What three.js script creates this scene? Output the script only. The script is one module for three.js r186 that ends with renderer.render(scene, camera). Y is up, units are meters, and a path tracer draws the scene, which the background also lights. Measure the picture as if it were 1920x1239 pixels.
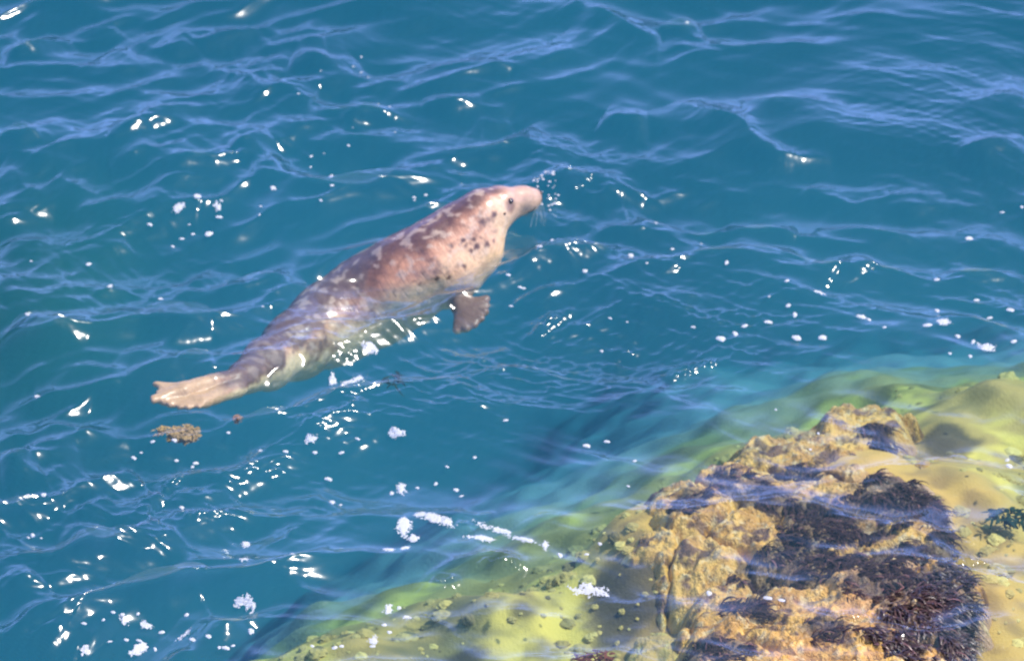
import * as THREE from 'three';
import { ImprovedNoise } from 'three/addons/math/ImprovedNoise.js';
import { mergeGeometries } from 'three/addons/utils/BufferGeometryUtils.js';

// ------------------------------------------------------------------ camera, sky, sun, exposure
const PITCH = 32 * Math.PI / 180, DIST = 30, FOV = 5.39;      // a long lens on a cliff top
const scene = new THREE.Scene();
const camera = new THREE.PerspectiveCamera(FOV, 1920 / 1239, 1, 1500);
camera.position.set(0, DIST * Math.sin(PITCH), DIST * Math.cos(PITCH));
camera.lookAt(0, 0, 0);
camera.updateMatrixWorld();
camera.focus = 24; camera.userData.fStop = 6;      // the photograph is a little soft all over
const renderer = new THREE.WebGLRenderer();
renderer.toneMapping = THREE.LinearToneMapping;
renderer.toneMappingExposure = 1.4;
renderer.shadowMap.enabled = true;

const SUN = new THREE.Vector3(0.54, 0.83, -0.11).normalize();
{ // clear blue sky, paler towards the horizon, a soft aureole round the sun
  const W = 512, H = 256, d = new Float32Array(W * H * 4), v = new THREE.Vector3();
  for (let j = 0; j < H; j++) for (let i = 0; i < W; i++) {
    const el = ((j + 0.5) / H - 0.5) * Math.PI, az = ((i + 0.5) / W - 0.5) * 2 * Math.PI;
    v.set(Math.cos(el) * Math.cos(az), Math.sin(el), Math.cos(el) * Math.sin(az));
    const e = Math.max(0, Math.sin(el)), t = Math.pow(1 - e, 2.1), c = Math.max(0, v.dot(SUN));
    const glow = 0.35 * Math.pow(c, 24) + 0.08 * Math.pow(c, 5), k = (j * W + i) * 4;
    d[k] = 0.06 + 0.72 * t + glow; d[k + 1] = 0.13 + 0.98 * t + glow; d[k + 2] = 0.36 + 2.35 * t + glow * 0.9; d[k + 3] = 1;
  }
  const sky = new THREE.DataTexture(d, W, H, THREE.RGBAFormat, THREE.FloatType);
  sky.mapping = THREE.EquirectangularReflectionMapping; sky.magFilter = THREE.LinearFilter; sky.needsUpdate = true;
  scene.background = sky; scene.environment = sky;
}
const sun = new THREE.DirectionalLight(new THREE.Color(1, 0.93, 0.84), 4.4);
sun.position.copy(SUN).multiplyScalar(40); sun.castShadow = true; sun.shadow.radius = 2.5;
Object.assign(sun.shadow.camera, { left: -6, right: 6, top: 6, bottom: -6, near: 1, far: 80 });
sun.shadow.mapSize.set(4096, 4096);
sun.name = 'sun'; scene.add(sun, sun.target);

// ------------------------------------------------------------------ helpers
let seed = 20241;
const rnd = () => { seed = (seed * 1664525 + 1013904223) >>> 0; return seed / 4294967296; };
const rr = (a, b) => a + (b - a) * rnd();
const perlin = new ImprovedNoise();
const N = (x, y, z = 0) => perlin.noise(x + 37.2, y + 11.7, z + 5.3);
const fbm = (x, y, z = 0, o = 4) => { let s = 0, a = 1; for (let i = 0; i < o; i++) { s += a * N(x, y, z + i * 7.7); a *= 0.5; x *= 2.03; y *= 2.03; z *= 2.03; } return s; };
const clamp = (x, a = 0, b = 1) => Math.min(b, Math.max(a, x));
const sm = (a, b, x) => { const t = clamp((x - a) / (b - a)); return t * t * (3 - 2 * t); };
const lerp = (a, b, t) => a + (b - a) * t;
const mix3 = (a, b, t) => [lerp(a[0], b[0], t), lerp(a[1], b[1], t), lerp(a[2], b[2], t)];
const V = (x, y, z) => new THREE.Vector3(x, y, z);
// the place at height h that the photograph (1920 x 1239) shows at (px, py)
const TY = Math.tan(FOV * Math.PI / 360), fw = V(0, -Math.sin(PITCH), -Math.cos(PITCH)), upv = V(0, Math.cos(PITCH), -Math.sin(PITCH));
function at(px, py, h = 0) {
  const u = (px - 960) / 619.5 * TY, v = (619.5 - py) / 619.5 * TY;
  const d = V(u, 0, 0).addScaledVector(upv, v).add(fw), t = (h - camera.position.y) / d.y;
  return camera.position.clone().addScaledVector(d, t);
}
const PX = 2 * TY * DIST / 1239;            // metres per photograph pixel across the view
const names = {};
function numbered(n) { const k = names[n] = (names[n] ?? -1) + 1; return k ? n + '_' + String(k).padStart(3, '0') : n; }
function tag(o, label, category, group) { Object.assign(o.userData, { label, category }); if (group) o.userData.group = group; return o; }
function struct(o, name) { o.name = name; o.userData.kind = 'structure'; scene.add(o); return o; }
function shadows(o) { o.traverse((m) => { if (m.isMesh) { m.castShadow = true; m.receiveShadow = true; } }); return o; }
function part(name, geo, mat, parent) { const m = new THREE.Mesh(geo, mat); m.name = name; m.castShadow = m.receiveShadow = true; parent.add(m); return m; }
function geoFrom(pos, idx, col, uv) {
  const g = new THREE.BufferGeometry();
  g.setAttribute('position', new THREE.BufferAttribute(Float32Array.from(pos), 3));
  if (col) g.setAttribute('color', new THREE.BufferAttribute(Float32Array.from(col), 3));
  if (uv) g.setAttribute('uv', new THREE.BufferAttribute(Float32Array.from(uv), 2));
  if (idx) g.setIndex(new THREE.BufferAttribute(Uint32Array.from(idx), 1));
  g.computeVertexNormals();
  return g;
}
// positions along one axis: even steps inside [a, b], growing steps outside it up to far
function axis(a, b, step, far) {
  const inner = []; for (let x = a; x <= b + 1e-6; x += step) inner.push(x);
  const grow = (x, s, dir) => { const r = []; let d = step; while (Math.abs(x) < far) { d *= 1.35; x += dir * d; r.push(x); } return r; };
  return [...grow(a, step, -1).reverse(), ...inner, ...grow(inner[inner.length - 1], step, 1)];
}
function gridGeo(xs, zs, f) {       // f(x, z) -> [x, y, z, r, g, b]
  const nx = xs.length, nz = zs.length, p = new Float32Array(nx * nz * 3), c = new Float32Array(nx * nz * 3), uv = new Float32Array(nx * nz * 2), id = new Uint32Array((nx - 1) * (nz - 1) * 6);
  let k = 0, q = 0, hasC = false;
  for (let j = 0; j < nz; j++) for (let i = 0; i < nx; i++, k++) {
    const r = f(xs[i], zs[j]);
    p[k * 3] = r[0]; p[k * 3 + 1] = r[1]; p[k * 3 + 2] = r[2];
    if (r.length > 3) { hasC = true; c[k * 3] = r[3]; c[k * 3 + 1] = r[4]; c[k * 3 + 2] = r[5]; }
    uv[k * 2] = r[0]; uv[k * 2 + 1] = r[2];
  }
  for (let j = 0; j < nz - 1; j++) for (let i = 0; i < nx - 1; i++) {
    const a = j * nx + i; id[q++] = a; id[q++] = a + nx; id[q++] = a + 1; id[q++] = a + 1; id[q++] = a + nx; id[q++] = a + nx + 1;
  }
  const g = new THREE.BufferGeometry();
  g.setAttribute('position', new THREE.BufferAttribute(p, 3)); g.setAttribute('uv', new THREE.BufferAttribute(uv, 2));
  if (hasC) g.setAttribute('color', new THREE.BufferAttribute(c, 3));
  g.setIndex(new THREE.BufferAttribute(id, 1)); g.computeVertexNormals();
  return g;
}
function noiseTexture(size, f, srgb) {          // f(u, v) in 0..1, tiling is the caller's business
  const d = new Uint8Array(size * size * 4);
  for (let j = 0; j < size; j++) for (let i = 0; i < size; i++) { const v = clamp(f(i / size, j / size)) * 255, k = (j * size + i) * 4; d[k] = d[k + 1] = d[k + 2] = v; d[k + 3] = 255; }
  const t = new THREE.DataTexture(d, size, size); t.wrapS = t.wrapT = THREE.RepeatWrapping; t.magFilter = THREE.LinearFilter; t.needsUpdate = true;
  if (srgb) t.colorSpace = THREE.SRGBColorSpace;
  return t;
}

// ------------------------------------------------------------------ the sea bed
// the shelf edge, from the bottom of the picture up to its right side
const shelfEdge = [[430, 1330], [570, 1235], [720, 1150], [880, 1065], [1030, 990], [1130, 915], [1260, 850], [1440, 775], [1620, 720], [1760, 660], [1990, 640], [2300, 600]].map(([x, y]) => at(x, y, -0.45));
function shelf(x, z) {                      // metres inside the shelf edge (negative: in deep water)
  let best = 1e9, sgn = 1;
  for (let i = 0; i < shelfEdge.length - 1; i++) {
    const a = shelfEdge[i], b = shelfEdge[i + 1], dx = b.x - a.x, dz = b.z - a.z, l2 = dx * dx + dz * dz;
    const t = clamp(((x - a.x) * dx + (z - a.z) * dz) / l2), ex = x - a.x - dx * t, ez = z - a.z - dz * t, d = ex * ex + ez * ez;
    if (d < best) { best = d; sgn = (dx * (z - a.z) - dz * (x - a.x)) > 0 ? 1 : -1; }
  }
  return sgn * Math.sqrt(best);
}
const moundC = at(60, 90, -1.2);
const humps = [[930, 1120, 0.12, 0.24], [1190, 985, 0.16, 0.22], [640, 1225, 0.10, 0.3], [1800, 770, 0.12, 0.26], [1850, 905, 0.12, 0.2], [1890, 1130, 0.08, 0.25], [1230, 1090, 0.12, 0.22]].map(([x, y, h, r]) => { const p = at(x, y, -0.3); return [p.x, p.z, h, r]; });
const darkBeds = [[1165, 1150, 0.26], [985, 1150, 0.13], [1790, 830, 0.12], [870, 1215, 0.12]].map(([x, y, r]) => { const p = at(x, y, -0.35); return [p.x, p.z, r]; });
const skirts = [[1520, 1010, 0.75], [1340, 1090, 0.5], [1640, 1150, 0.75], [1420, 1220, 0.55]].map(([x, y, r]) => { const p = at(x, y, -0.3); return [p.x, p.z, r]; });
function skirt(x, z) { let m = 0; for (const [a, b, r] of skirts) m = Math.max(m, 0.22 * sm(1.5, 0.5, Math.hypot(x - a, (z - b) * 0.75) / r + 0.2 * N(x * 3, z * 3, 66))); return m; }   // rubble round the foot of the reef
function bedHeight(x, z) {
  const far = Math.hypot(x, z);
  const s = shelf(x, z) + 0.10 * N(x * 1.7, z * 1.7) + 0.06 * N(x * 5, z * 5, 3);
  let y = -2.75 + 0.25 * N(x * 0.5, z * 0.5, 9) - clamp((far - 8) / 120, 0, 1) * 6;
  const m = Math.exp(-(((x - moundC.x) / 0.45) ** 2 + ((z - moundC.z) / 0.9) ** 2)); y += m * 0.12;
  const shelfY = -0.36 - 0.10 * Math.exp(-Math.max(0, s)) + 0.09 * fbm(x * 1.6, z * 1.6, 21, 3) + 0.025 * N(x * 6, z * 6, 2) + 0.7 * skirt(x, z) + 0.6 * humps.reduce((a, [hx, hz, h, r]) => { const d = Math.hypot(x - hx, (z - hz) * 0.8) / r + 0.25 * N(x * 4, z * 4, 88); return a + h * sm(1.4, 0.2, d); }, 0);
  const u = -s + lerp(-0.12, 0.30, sm(-1.2, 0.5, x)), dropY = shelfY - lerp(0.95, 0.58, sm(-1.8, 1.0, x)) * (u + Math.sqrt(u * u + 0.03)) / 2 - 6 * clamp((far - 12) / 20), dd = dropY - y;
  return y + (dd + Math.sqrt(dd * dd + 0.02)) / 2;
}
const grainTex = noiseTexture(512, (u, v) => { let s = 0, A = 0; for (let i = 0; i < 60; i++) { const k = 5 + (i * 11) % 83, a = i * 2.399, w = 1 / Math.sqrt(k); A += w * w * 0.5; s += w * Math.sin(6.2832 * (Math.round(k * Math.cos(a)) * u + Math.round(k * Math.sin(a)) * v) + i * 2.1); } return 0.5 + 0.17 * s / Math.sqrt(A); });
grainTex.repeat.set(2.2, 2.2);
const bedMat = new THREE.MeshStandardMaterial({ vertexColors: true, roughness: 0.95, bumpMap: grainTex, bumpScale: 0.003 });
{
  const xs = axis(-3.0, 3.2, 0.022, 420), zs = axis(-3.6, 3.8, 0.026, 420);
  const bed = new THREE.Mesh(gridGeo(xs, zs, (x, z) => {
    const y = bedHeight(x, z), n = fbm(x * 2.2, z * 2.2, 40, 4), n2 = N(x * 9, z * 9, 7), sh = sm(-1.5, -0.7, y), md = Math.exp(-(((x - moundC.x) / 0.6) ** 2 + ((z - moundC.z) / 1.1) ** 2));
    let c = mix3([0.47, 0.45, 0.42], [0.54, 0.36, 0.10], sh);                 // pale sand, algae on the shelf
    c = mix3(c, [0.80, 0.58, 0.12], sh * sm(-0.05, 0.4, n + n2 * 0.4));
    c = mix3(c, [0.30, 0.22, 0.07], 0.8 * sh * sm(0.0, 0.5, fbm(x * 5, z * 5, 140, 4)));
    c = mix3(c, [0.15, 0.13, 0.06], 0.8 * sh * sm(0.15, 0.55, N(x * 1.9, z * 1.9, 77) + 0.35 * n2));
    c = mix3(c, mix3([0.62, 0.38, 0.09], [0.36, 0.22, 0.07], sm(-0.2, 0.4, n2 + 0.6 * n)), sh * sm(0.03, 0.16, skirt(x, z)));
    for (const [dx, dz, r] of darkBeds) c = mix3(c, [0.07, 0.055, 0.04], 0.85 * sm(1.25, 0.7, Math.hypot(x - dx, (z - dz) * 0.8) / r + 0.9 * n + 0.4 * n2));
    c = mix3(c, [0.34, 0.36, 0.16], md * 0.5);
    return [x, y, z, ...c];
  }), bedMat);
  bed.receiveShadow = true; struct(bed, 'sea_bed');
}

// ------------------------------------------------------------------ the sea: long swell, wind chop and ripples
const WAVES = [];
{
  seed = 771;
  const add = (n, l0, l1, slope, dir, spread, sys) => { for (let i = 0; i < n; i++) { const l = l0 * Math.pow(l1 / l0, (i + rnd()) / n), k = 2 * Math.PI / l, th = dir + spread * (rnd() + rnd() - 1); WAVES.push([k * Math.cos(th), k * Math.sin(th), rr(0, 6.283), slope * rr(0.6, 1.3) / k, Math.cos(th), Math.sin(th), sys, k]); } };
  // the travelling direction: crests run at right angles to it; system 0 rules on the left, 1 on the right
  add(5, 1.9, 0.8, 0.08, 1.57, 0.7, 2);
  add(12, 0.75, 0.25, 0.125, 1.05, 0.6, 0);
  add(12, 0.75, 0.25, 0.115, 1.95, 0.55, 1);
  add(10, 0.24, 0.10, 0.088, 1.05, 0.75, 0);
  add(10, 0.24, 0.10, 0.078, 1.95, 0.75, 1);
  add(10, 0.095, 0.035, 0.05, 1.3, 1.3, 3);
}
const Q = 0.75;
// single wave crests that the photograph shows: strength, fall behind the crest, fall before it (metres), then pixels along the crest
const CRESTS = [];
function crest(A, wf, wn, ...q) {
  const p = []; for (let i = 0; i < q.length; i += 2) p.push(at(q[i], q[i + 1], 0.015));
  const c = p.length > 2 ? new THREE.CatmullRomCurve3(p).getPoints(p.length * 4) : p, b = { A, wf, wn, c, n: c.length - 1, x0: 1e9, x1: -1e9, z0: 1e9, z1: -1e9 }, m = Math.max(wf, wn) * 4;
  for (const v of c) { b.x0 = Math.min(b.x0, v.x - m); b.x1 = Math.max(b.x1, v.x + m); b.z0 = Math.min(b.z0, v.z - m); b.z1 = Math.max(b.z1, v.z + m); }
  CRESTS.push(b);
}
{
  const c = (k, ...q) => crest(0.052 * k, 0.08, 0.18, ...q), f = (k, ...q) => crest(0.026 * k, 0.042, 0.10, ...q);
  c(1.2, 0, 100, 30, 95, 75, 82, 130, 62); f(1, 40, 75, 80, 58, 110, 48); f(1, 155, 50, 200, 42, 220, 36); c(1, 195, 80, 228, 92, 246, 106, 300, 100); c(1, 260, 66, 285, 82, 322, 80, 352, 70);
  c(1.3, 315, 34, 345, 58, 375, 68, 415, 56, 450, 52, 480, 42); c(0.8, 480, 65, 525, 57, 575, 48, 640, 44); f(1, 560, 72, 610, 70); f(1.2, 425, 112, 462, 122, 492, 104, 506, 92);
  f(1.3, 400, 120, 428, 133, 462, 148, 482, 166, 495, 186); f(1.4, 415, 228, 436, 237, 466, 221, 495, 202); c(1, 490, 130, 505, 146, 532, 156, 562, 158, 602, 150, 630, 165); c(1, 545, 105, 578, 108, 620, 110, 665, 98); f(0.8, 655, 175, 712, 178);
  c(1.3, 170, 243, 215, 240, 255, 246, 290, 226, 322, 219, 362, 211, 406, 199); f(1, 410, 210, 440, 214, 460, 217); c(1.3, 205, 315, 240, 311, 272, 296, 300, 298, 352, 275, 418, 244); c(0.8, 165, 300, 200, 281, 227, 274, 262, 250);
  c(1, 430, 285, 462, 277, 512, 265); c(1.1, 468, 318, 505, 315, 540, 297, 580, 280); c(1.3, 560, 285, 595, 265, 630, 250, 660, 235, 700, 243, 750, 240, 800, 243, 860, 252); c(1.1, 635, 222, 665, 218, 695, 212, 725, 220, 765, 228);
  c(1, 760, 138, 800, 132, 845, 128, 900, 125, 960, 133); c(1.4, 790, 190, 820, 193, 850, 196, 880, 195, 905, 193, 960, 200); f(1, 900, 213, 930, 220, 960, 215); c(1, 100, 333, 135, 345, 170, 358, 215, 345);
  c(1.3, 85, 420, 115, 395, 150, 386, 195, 384, 240, 373, 280, 358, 325, 345, 380, 340, 415, 344); c(1.2, -40, 420, 0, 410, 30, 403, 65, 398, 100, 398); c(0.9, -20, 288, 30, 295, 75, 305, 140, 305); c(0.9, 0, 260, 50, 265, 90, 280); c(1, -10, 314, 20, 325, 45, 350, 90, 370);
  c(1.1, 0, 857, 25, 874, 53, 880, 75, 876); c(0.9, 0, 892, 35, 889, 71, 892, 135, 896); c(1.2, 85, 917, 120, 910, 170, 906, 209, 889, 241, 871, 259, 867); c(1, 96, 963, 142, 958, 177, 942, 212, 931); c(1.1, 0, 1002, 46, 998, 81, 988, 117, 991, 198, 988);
  c(0.9, 110, 998, 149, 1002, 191, 1016, 230, 1002, 269, 988); c(1, 209, 970, 234, 956, 255, 942, 283, 936, 301, 942); f(1, 135, 1030, 170, 1027, 212, 1021); c(1.1, 319, 917, 354, 924, 400, 924, 453, 913); c(1.3, -20, 1214, 32, 1179, 67, 1158, 106, 1149, 149, 1128, 184, 1115);
  c(0.9, 0, 1112, 42, 1101, 67, 1090); c(1.2, 248, 1126, 283, 1108, 319, 1098, 354, 1083, 390, 1080); c(1, 329, 1151, 375, 1168, 425, 1183, 489, 1200); c(1, 382, 1151, 425, 1172, 478, 1197); c(1.2, 489, 1062, 510, 1087, 545, 1101, 581, 1115, 606, 1133);
  c(1.1, 478, 1020, 506, 1012, 538, 1002, 570, 977, 602, 956); c(1, 574, 927, 598, 906, 620, 885); c(1, 106, 1172, 124, 1186, 149, 1182, 190, 1195); f(1, 308, 1235, 340, 1225, 372, 1228); c(1.2, 263, 564, 285, 542, 307, 525, 350, 520, 394, 499, 450, 481);
  c(1.1, 459, 494, 494, 512, 533, 520, 572, 512); c(1.3, 230, 660, 315, 682, 359, 693, 400, 690); c(0.9, 276, 599, 337, 607, 394, 605); c(0.9, 240, 718, 289, 708, 330, 700); c(1.1, 250, 782, 302, 778, 380, 778, 450, 791); c(1, 315, 734, 381, 712, 437, 695, 494, 682, 555, 682);
  c(1, 494, 651, 520, 634, 581, 625, 633, 621, 668, 625); c(0.9, 511, 581, 555, 577, 625, 573, 668, 573); f(1, 620, 529, 668, 533, 707, 525); f(1.2, 560, 500, 620, 470, 680, 452, 740, 432); f(1, 780, 400, 830, 380, 880, 358, 930, 345); f(1, 572, 690, 620, 686, 655, 695);
  c(1.1, 415, 791, 477, 782, 555, 800, 620, 782, 686, 769); f(1, 947, 512, 1013, 494, 1080, 481); f(1.2, 939, 573, 991, 555, 1080, 534); c(0.8, 817, 738, 878, 734, 965, 743); c(0.9, 0, 455, 60, 440, 110, 430); c(0.9, 110, 470, 180, 455, 240, 440); c(0.9, 0, 555, 60, 545, 130, 530);
  c(0.9, 0, 650, 80, 640, 160, 650); c(1.1, 60, 695, 150, 690, 240, 700); c(0.9, 0, 745, 80, 735, 170, 745); c(0.9, 60, 790, 140, 800, 230, 790); c(0.9, 0, 830, 60, 835, 140, 825);
  c(1.4, 1073, 0, 1112, 17, 1158, 42, 1203, 68, 1242, 70); c(1, 1231, 54, 1276, 48, 1310, 42); c(0.7, 1056, 51, 1107, 68, 1169, 85); c(1.3, 983, 223, 1022, 248, 1101, 263); c(0.8, 1129, 217, 1175, 226, 1214, 226); c(1.4, 1276, 186, 1321, 215, 1378, 240, 1412, 271, 1451, 296, 1491, 299, 1559, 296);
  f(1, 1299, 189, 1355, 206, 1389, 217); c(1.3, 1389, 195, 1446, 192, 1497, 192, 1542, 198, 1587, 203); c(1.4, 1790, 297, 1841, 285, 1925, 262); c(0.7, 1807, 198, 1864, 186, 1925, 184); c(1.4, 1514, 342, 1559, 361, 1604, 373, 1660, 361, 1706, 359, 1773, 353); c(1, 1660, 376, 1751, 378, 1807, 378, 1864, 370);
  c(1.2, 1355, 395, 1406, 415, 1451, 418, 1497, 421); c(1, 1525, 421, 1587, 426, 1666, 438, 1711, 435, 1762, 415); c(1, 1344, 446, 1400, 463, 1457, 469, 1514, 477); c(0.9, 1547, 474, 1598, 480, 1649, 503); c(0.9, 1451, 520, 1525, 511, 1570, 520); c(1, 1773, 497, 1830, 514, 1925, 503);
  c(1.3, 1005, 288, 1045, 322, 1073, 356, 1118, 364, 1158, 350, 1214, 358); c(1, 1112, 378, 1152, 387, 1186, 407, 1208, 429); f(1, 1186, 401, 1231, 410, 1276, 424); c(0.9, 960, 503, 1022, 486, 1084, 477, 1146, 475); f(1.2, 1112, 503, 1169, 500, 1231, 503, 1276, 511);
  f(1, 960, 565, 1016, 548, 1084, 525); f(1, 1186, 565, 1254, 565, 1310, 554); f(1, 1525, 672, 1587, 678, 1638, 684); c(0.9, 1751, 599, 1807, 613, 1864, 621, 1925, 627); f(1.2, 1139, 772, 1168, 748, 1206, 738, 1249, 745, 1311, 757, 1393, 765); f(1, 1316, 722, 1355, 724, 1393, 719);
  f(1.3, 1077, 1098, 1096, 1122, 1139, 1126, 1201, 1122, 1268, 1117, 1335, 1131); f(1.4, 1374, 1064, 1417, 1079, 1460, 1088, 1527, 1080); f(0.9, 1680, 791, 1719, 772, 1767, 774, 1839, 762); f(1, 789, 950, 847, 952, 885, 958, 930, 950); f(1.1, 770, 1097, 808, 1081, 866, 1054, 916, 1050, 962, 1058, 993, 1072);
  f(1, 770, 1147, 816, 1162, 855, 1189, 905, 1208); c(1, 538, 977, 577, 939, 615, 916); f(1, 1660, 1005, 1720, 990, 1790, 1003); f(0.8, 1720, 840, 1790, 858, 1860, 849); f(1, 1000, 960, 1060, 990, 1130, 1000, 1220, 1010);
  // steep little fronts that face the camera and the sun: these glitter
  const g = (k, ...q) => crest(0.023 * k, 0.06, 0.027, ...q);
  g(1.3, 235, 1012, 275, 1000, 312, 983); g(1.2, 335, 980, 380, 966, 440, 950); g(1.1, 300, 910, 325, 896, 348, 882); g(1.3, 985, 627, 1020, 605, 1075, 572); g(1.2, 1180, 715, 1240, 703, 1310, 686, 1395, 652); g(1.1, 828, 690, 868, 690, 915, 655); g(1, 1145, 645, 1200, 640); g(1, 1145, 672, 1175, 660);
  g(1.1, 618, 752, 660, 740, 712, 722); g(1, 640, 778, 690, 760); g(1.1, 780, 1112, 830, 1096, 870, 1090); g(1.2, 884, 1074, 930, 1068, 985, 1074); g(0.8, 1010, 730, 1055, 722); g(1, 850, 985, 890, 990); g(0.8, 620, 680, 680, 664); g(0.9, 540, 1000, 565, 985); g(1, 1780, 1075, 1830, 1062, 1880, 1068); g(1, 1850, 1105, 1900, 1098); g(0.9, 1790, 1150, 1860, 1138); g(0.9, 1860, 1205, 1910, 1190); g(0.9, 1560, 1165, 1640, 1150); g(0.9, 1650, 1200, 1720, 1184); g(0.8, 1780, 1020, 1850, 1010); g(1.2, 1205, 700, 1290, 684, 1345, 672); g(1, 1060, 690, 1120, 676); g(1, 560, 812, 600, 800);
}

function crestHeight(x, z) {
  let y = 0;
  for (const b of CRESTS) {
    if (x < b.x0 || x > b.x1 || z < b.z0 || z > b.z1) continue;
    let best = 1e9, sgn = 1, u = 0;
    for (let i = 0; i < b.n; i++) {
      const a = b.c[i], e = b.c[i + 1], dx = e.x - a.x, dz = e.z - a.z, l2 = dx * dx + dz * dz, t0 = ((x - a.x) * dx + (z - a.z) * dz) / l2, t = t0 < 0 ? 0 : t0 > 1 ? 1 : t0, ex = x - a.x - dx * t, ez = z - a.z - dz * t, d = ex * ex + ez * ez;
      if (d < best) { best = d; sgn = dx * (z - a.z) - dz * (x - a.x) > 0 ? -1 : 1; if (dx < 0) sgn = sgn; u = (i + t) / b.n; }
    }
    const s = sgn * Math.sqrt(best) + 0.012 * N(x * 9, z * 9, 71) + 0.008 * N(x * 26, z * 26, 72) + 0.004 * N(x * 60, z * 60, 75), w = s > 0 ? b.wf : b.wn;
    const e = Math.pow(Math.sin(Math.PI * clamp(u, 0.0001, 0.9999)), 0.7) * (0.8 + 0.7 * N(x * 4, z * 4, 73)) * (b.wn < 0.03 ? 1 + 0.9 * N(x * 38, z * 38, 74) : 1), r = Math.sqrt(s * s + (b.wn < 0.03 ? 1.2e-5 : 5e-5)) / w;
    y += b.A * e * Math.exp(-r * (1 + 0.25 * r));
  }
  return y;
}
const sealA = at(990, 385, 0), sealB = at(430, 725, 0);
const bandLine = [[150, 1030], [420, 950], [700, 790], [900, 690], [1150, 640], [1450, 620], [1900, 610]].map(([x, y]) => at(x, y, 0));
function band(x, z) {                         // the choppy band under the seal and out to the right
  let m = 1e9;
  for (let i = 0; i < bandLine.length - 1; i++) { const a = bandLine[i], b = bandLine[i + 1], dx = b.x - a.x, dz = b.z - a.z, t = clamp(((x - a.x) * dx + (z - a.z) * dz) / (dx * dx + dz * dz)); m = Math.min(m, Math.hypot(x - a.x - dx * t, z - a.z - dz * t)); }
  return Math.exp(-((m / 0.32) ** 2));
}
function waveAt(x, z) {
  const far = Math.max(Math.abs(x) / 4, Math.abs(z) / 5);
  const wx = x + 0.22 * N(x * 0.9, z * 0.9, 1) + 0.05 * N(x * 3.1, z * 3.1, 2), wz = z + 0.22 * N(x * 0.9, z * 0.9, 5) + 0.05 * N(x * 3.1, z * 3.1, 6);
  const left = sm(1.3, -1.2, x + 0.3 * z), patch = 0.75 + 0.75 * N(x * 0.7, z * 0.7, 13);
  const inS = sm(-0.1, 0.7, shelf(x, z));
  const calm = lerp(1, 0.68, inS) * lerp(1, 0.7, sm(0.0, -2.5, z) * sm(0.0, 1.5, x));
  const bd = band(x, z);
  const g = [lerp(0.35, 1.25, left) * patch * calm, lerp(1.1, 0.45, left) * patch * calm, calm, clamp(0.55 + 1.6 * N(x * 1.1, z * 1.1, 31), 0.08, 1.5) * calm * lerp(1, 0.5, inS) * (1 + 1.6 * bd)];
  let y = 0, dx = 0, dz = 0;
  for (const w of WAVES) {
    if (far > 1.6 && w[7] > 12) continue;
    const a = w[3] * g[w[6]], p = w[0] * wx + w[1] * wz + w[2], s = Math.sin(p), c = Math.cos(p);
    y += a * s; dx += Q * a * w[4] * c; dz += Q * a * w[5] * c;
  }
  if (far < 1.3) y += crestHeight(x + dx, z + dz);
  return [x + dx, y, z + dz];
}
const TAB = { x0: -2.9, z0: -3.6, c: 0.01, nx: 600, nz: 720 }; TAB.h = new Float32Array(TAB.nx * TAB.nz).fill(NaN);
const seaMat = new THREE.MeshPhysicalMaterial({ color: 0xffffff, roughness: 0.14, transmission: 1, thickness: 0, ior: 1.34 });
// the water itself: absorbs red first, scattered-light haze painted as a faint teal film
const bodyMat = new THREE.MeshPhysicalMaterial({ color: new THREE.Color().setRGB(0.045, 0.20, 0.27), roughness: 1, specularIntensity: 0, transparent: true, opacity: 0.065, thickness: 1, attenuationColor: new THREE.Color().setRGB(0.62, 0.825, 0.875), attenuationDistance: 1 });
{
  const xs = axis(-2.5, 2.5, 0.0078, 420), zs = axis(-2.9, 2.75, 0.0092, 420);
  const sea = new THREE.Mesh(gridGeo(xs, zs, (x, z) => {
    const r = waveAt(x, z), i = Math.floor((r[0] - TAB.x0) / TAB.c), j = Math.floor((r[2] - TAB.z0) / TAB.c);
    if (i >= 0 && j >= 0 && i < TAB.nx && j < TAB.nz) TAB.h[j * TAB.nx + i] = r[1];
    return r;
  }), seaMat);
  sea.receiveShadow = true; struct(sea, 'water_surface');
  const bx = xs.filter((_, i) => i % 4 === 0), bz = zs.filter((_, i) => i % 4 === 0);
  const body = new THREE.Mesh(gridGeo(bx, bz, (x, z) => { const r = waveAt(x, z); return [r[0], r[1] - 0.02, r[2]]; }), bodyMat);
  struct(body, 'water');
}
function sea(x, z) {
  const i = Math.floor((x - TAB.x0) / TAB.c), j = Math.floor((z - TAB.z0) / TAB.c);
  for (let r = 0; r < 6; r++) for (let b = -r; b <= r; b++) for (let a = -r; a <= r; a++) { const h = TAB.h[clamp(j + b, 0, TAB.nz - 1) * TAB.nx + clamp(i + a, 0, TAB.nx - 1)]; if (!Number.isNaN(h)) return h; }
  return 0;
}
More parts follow.
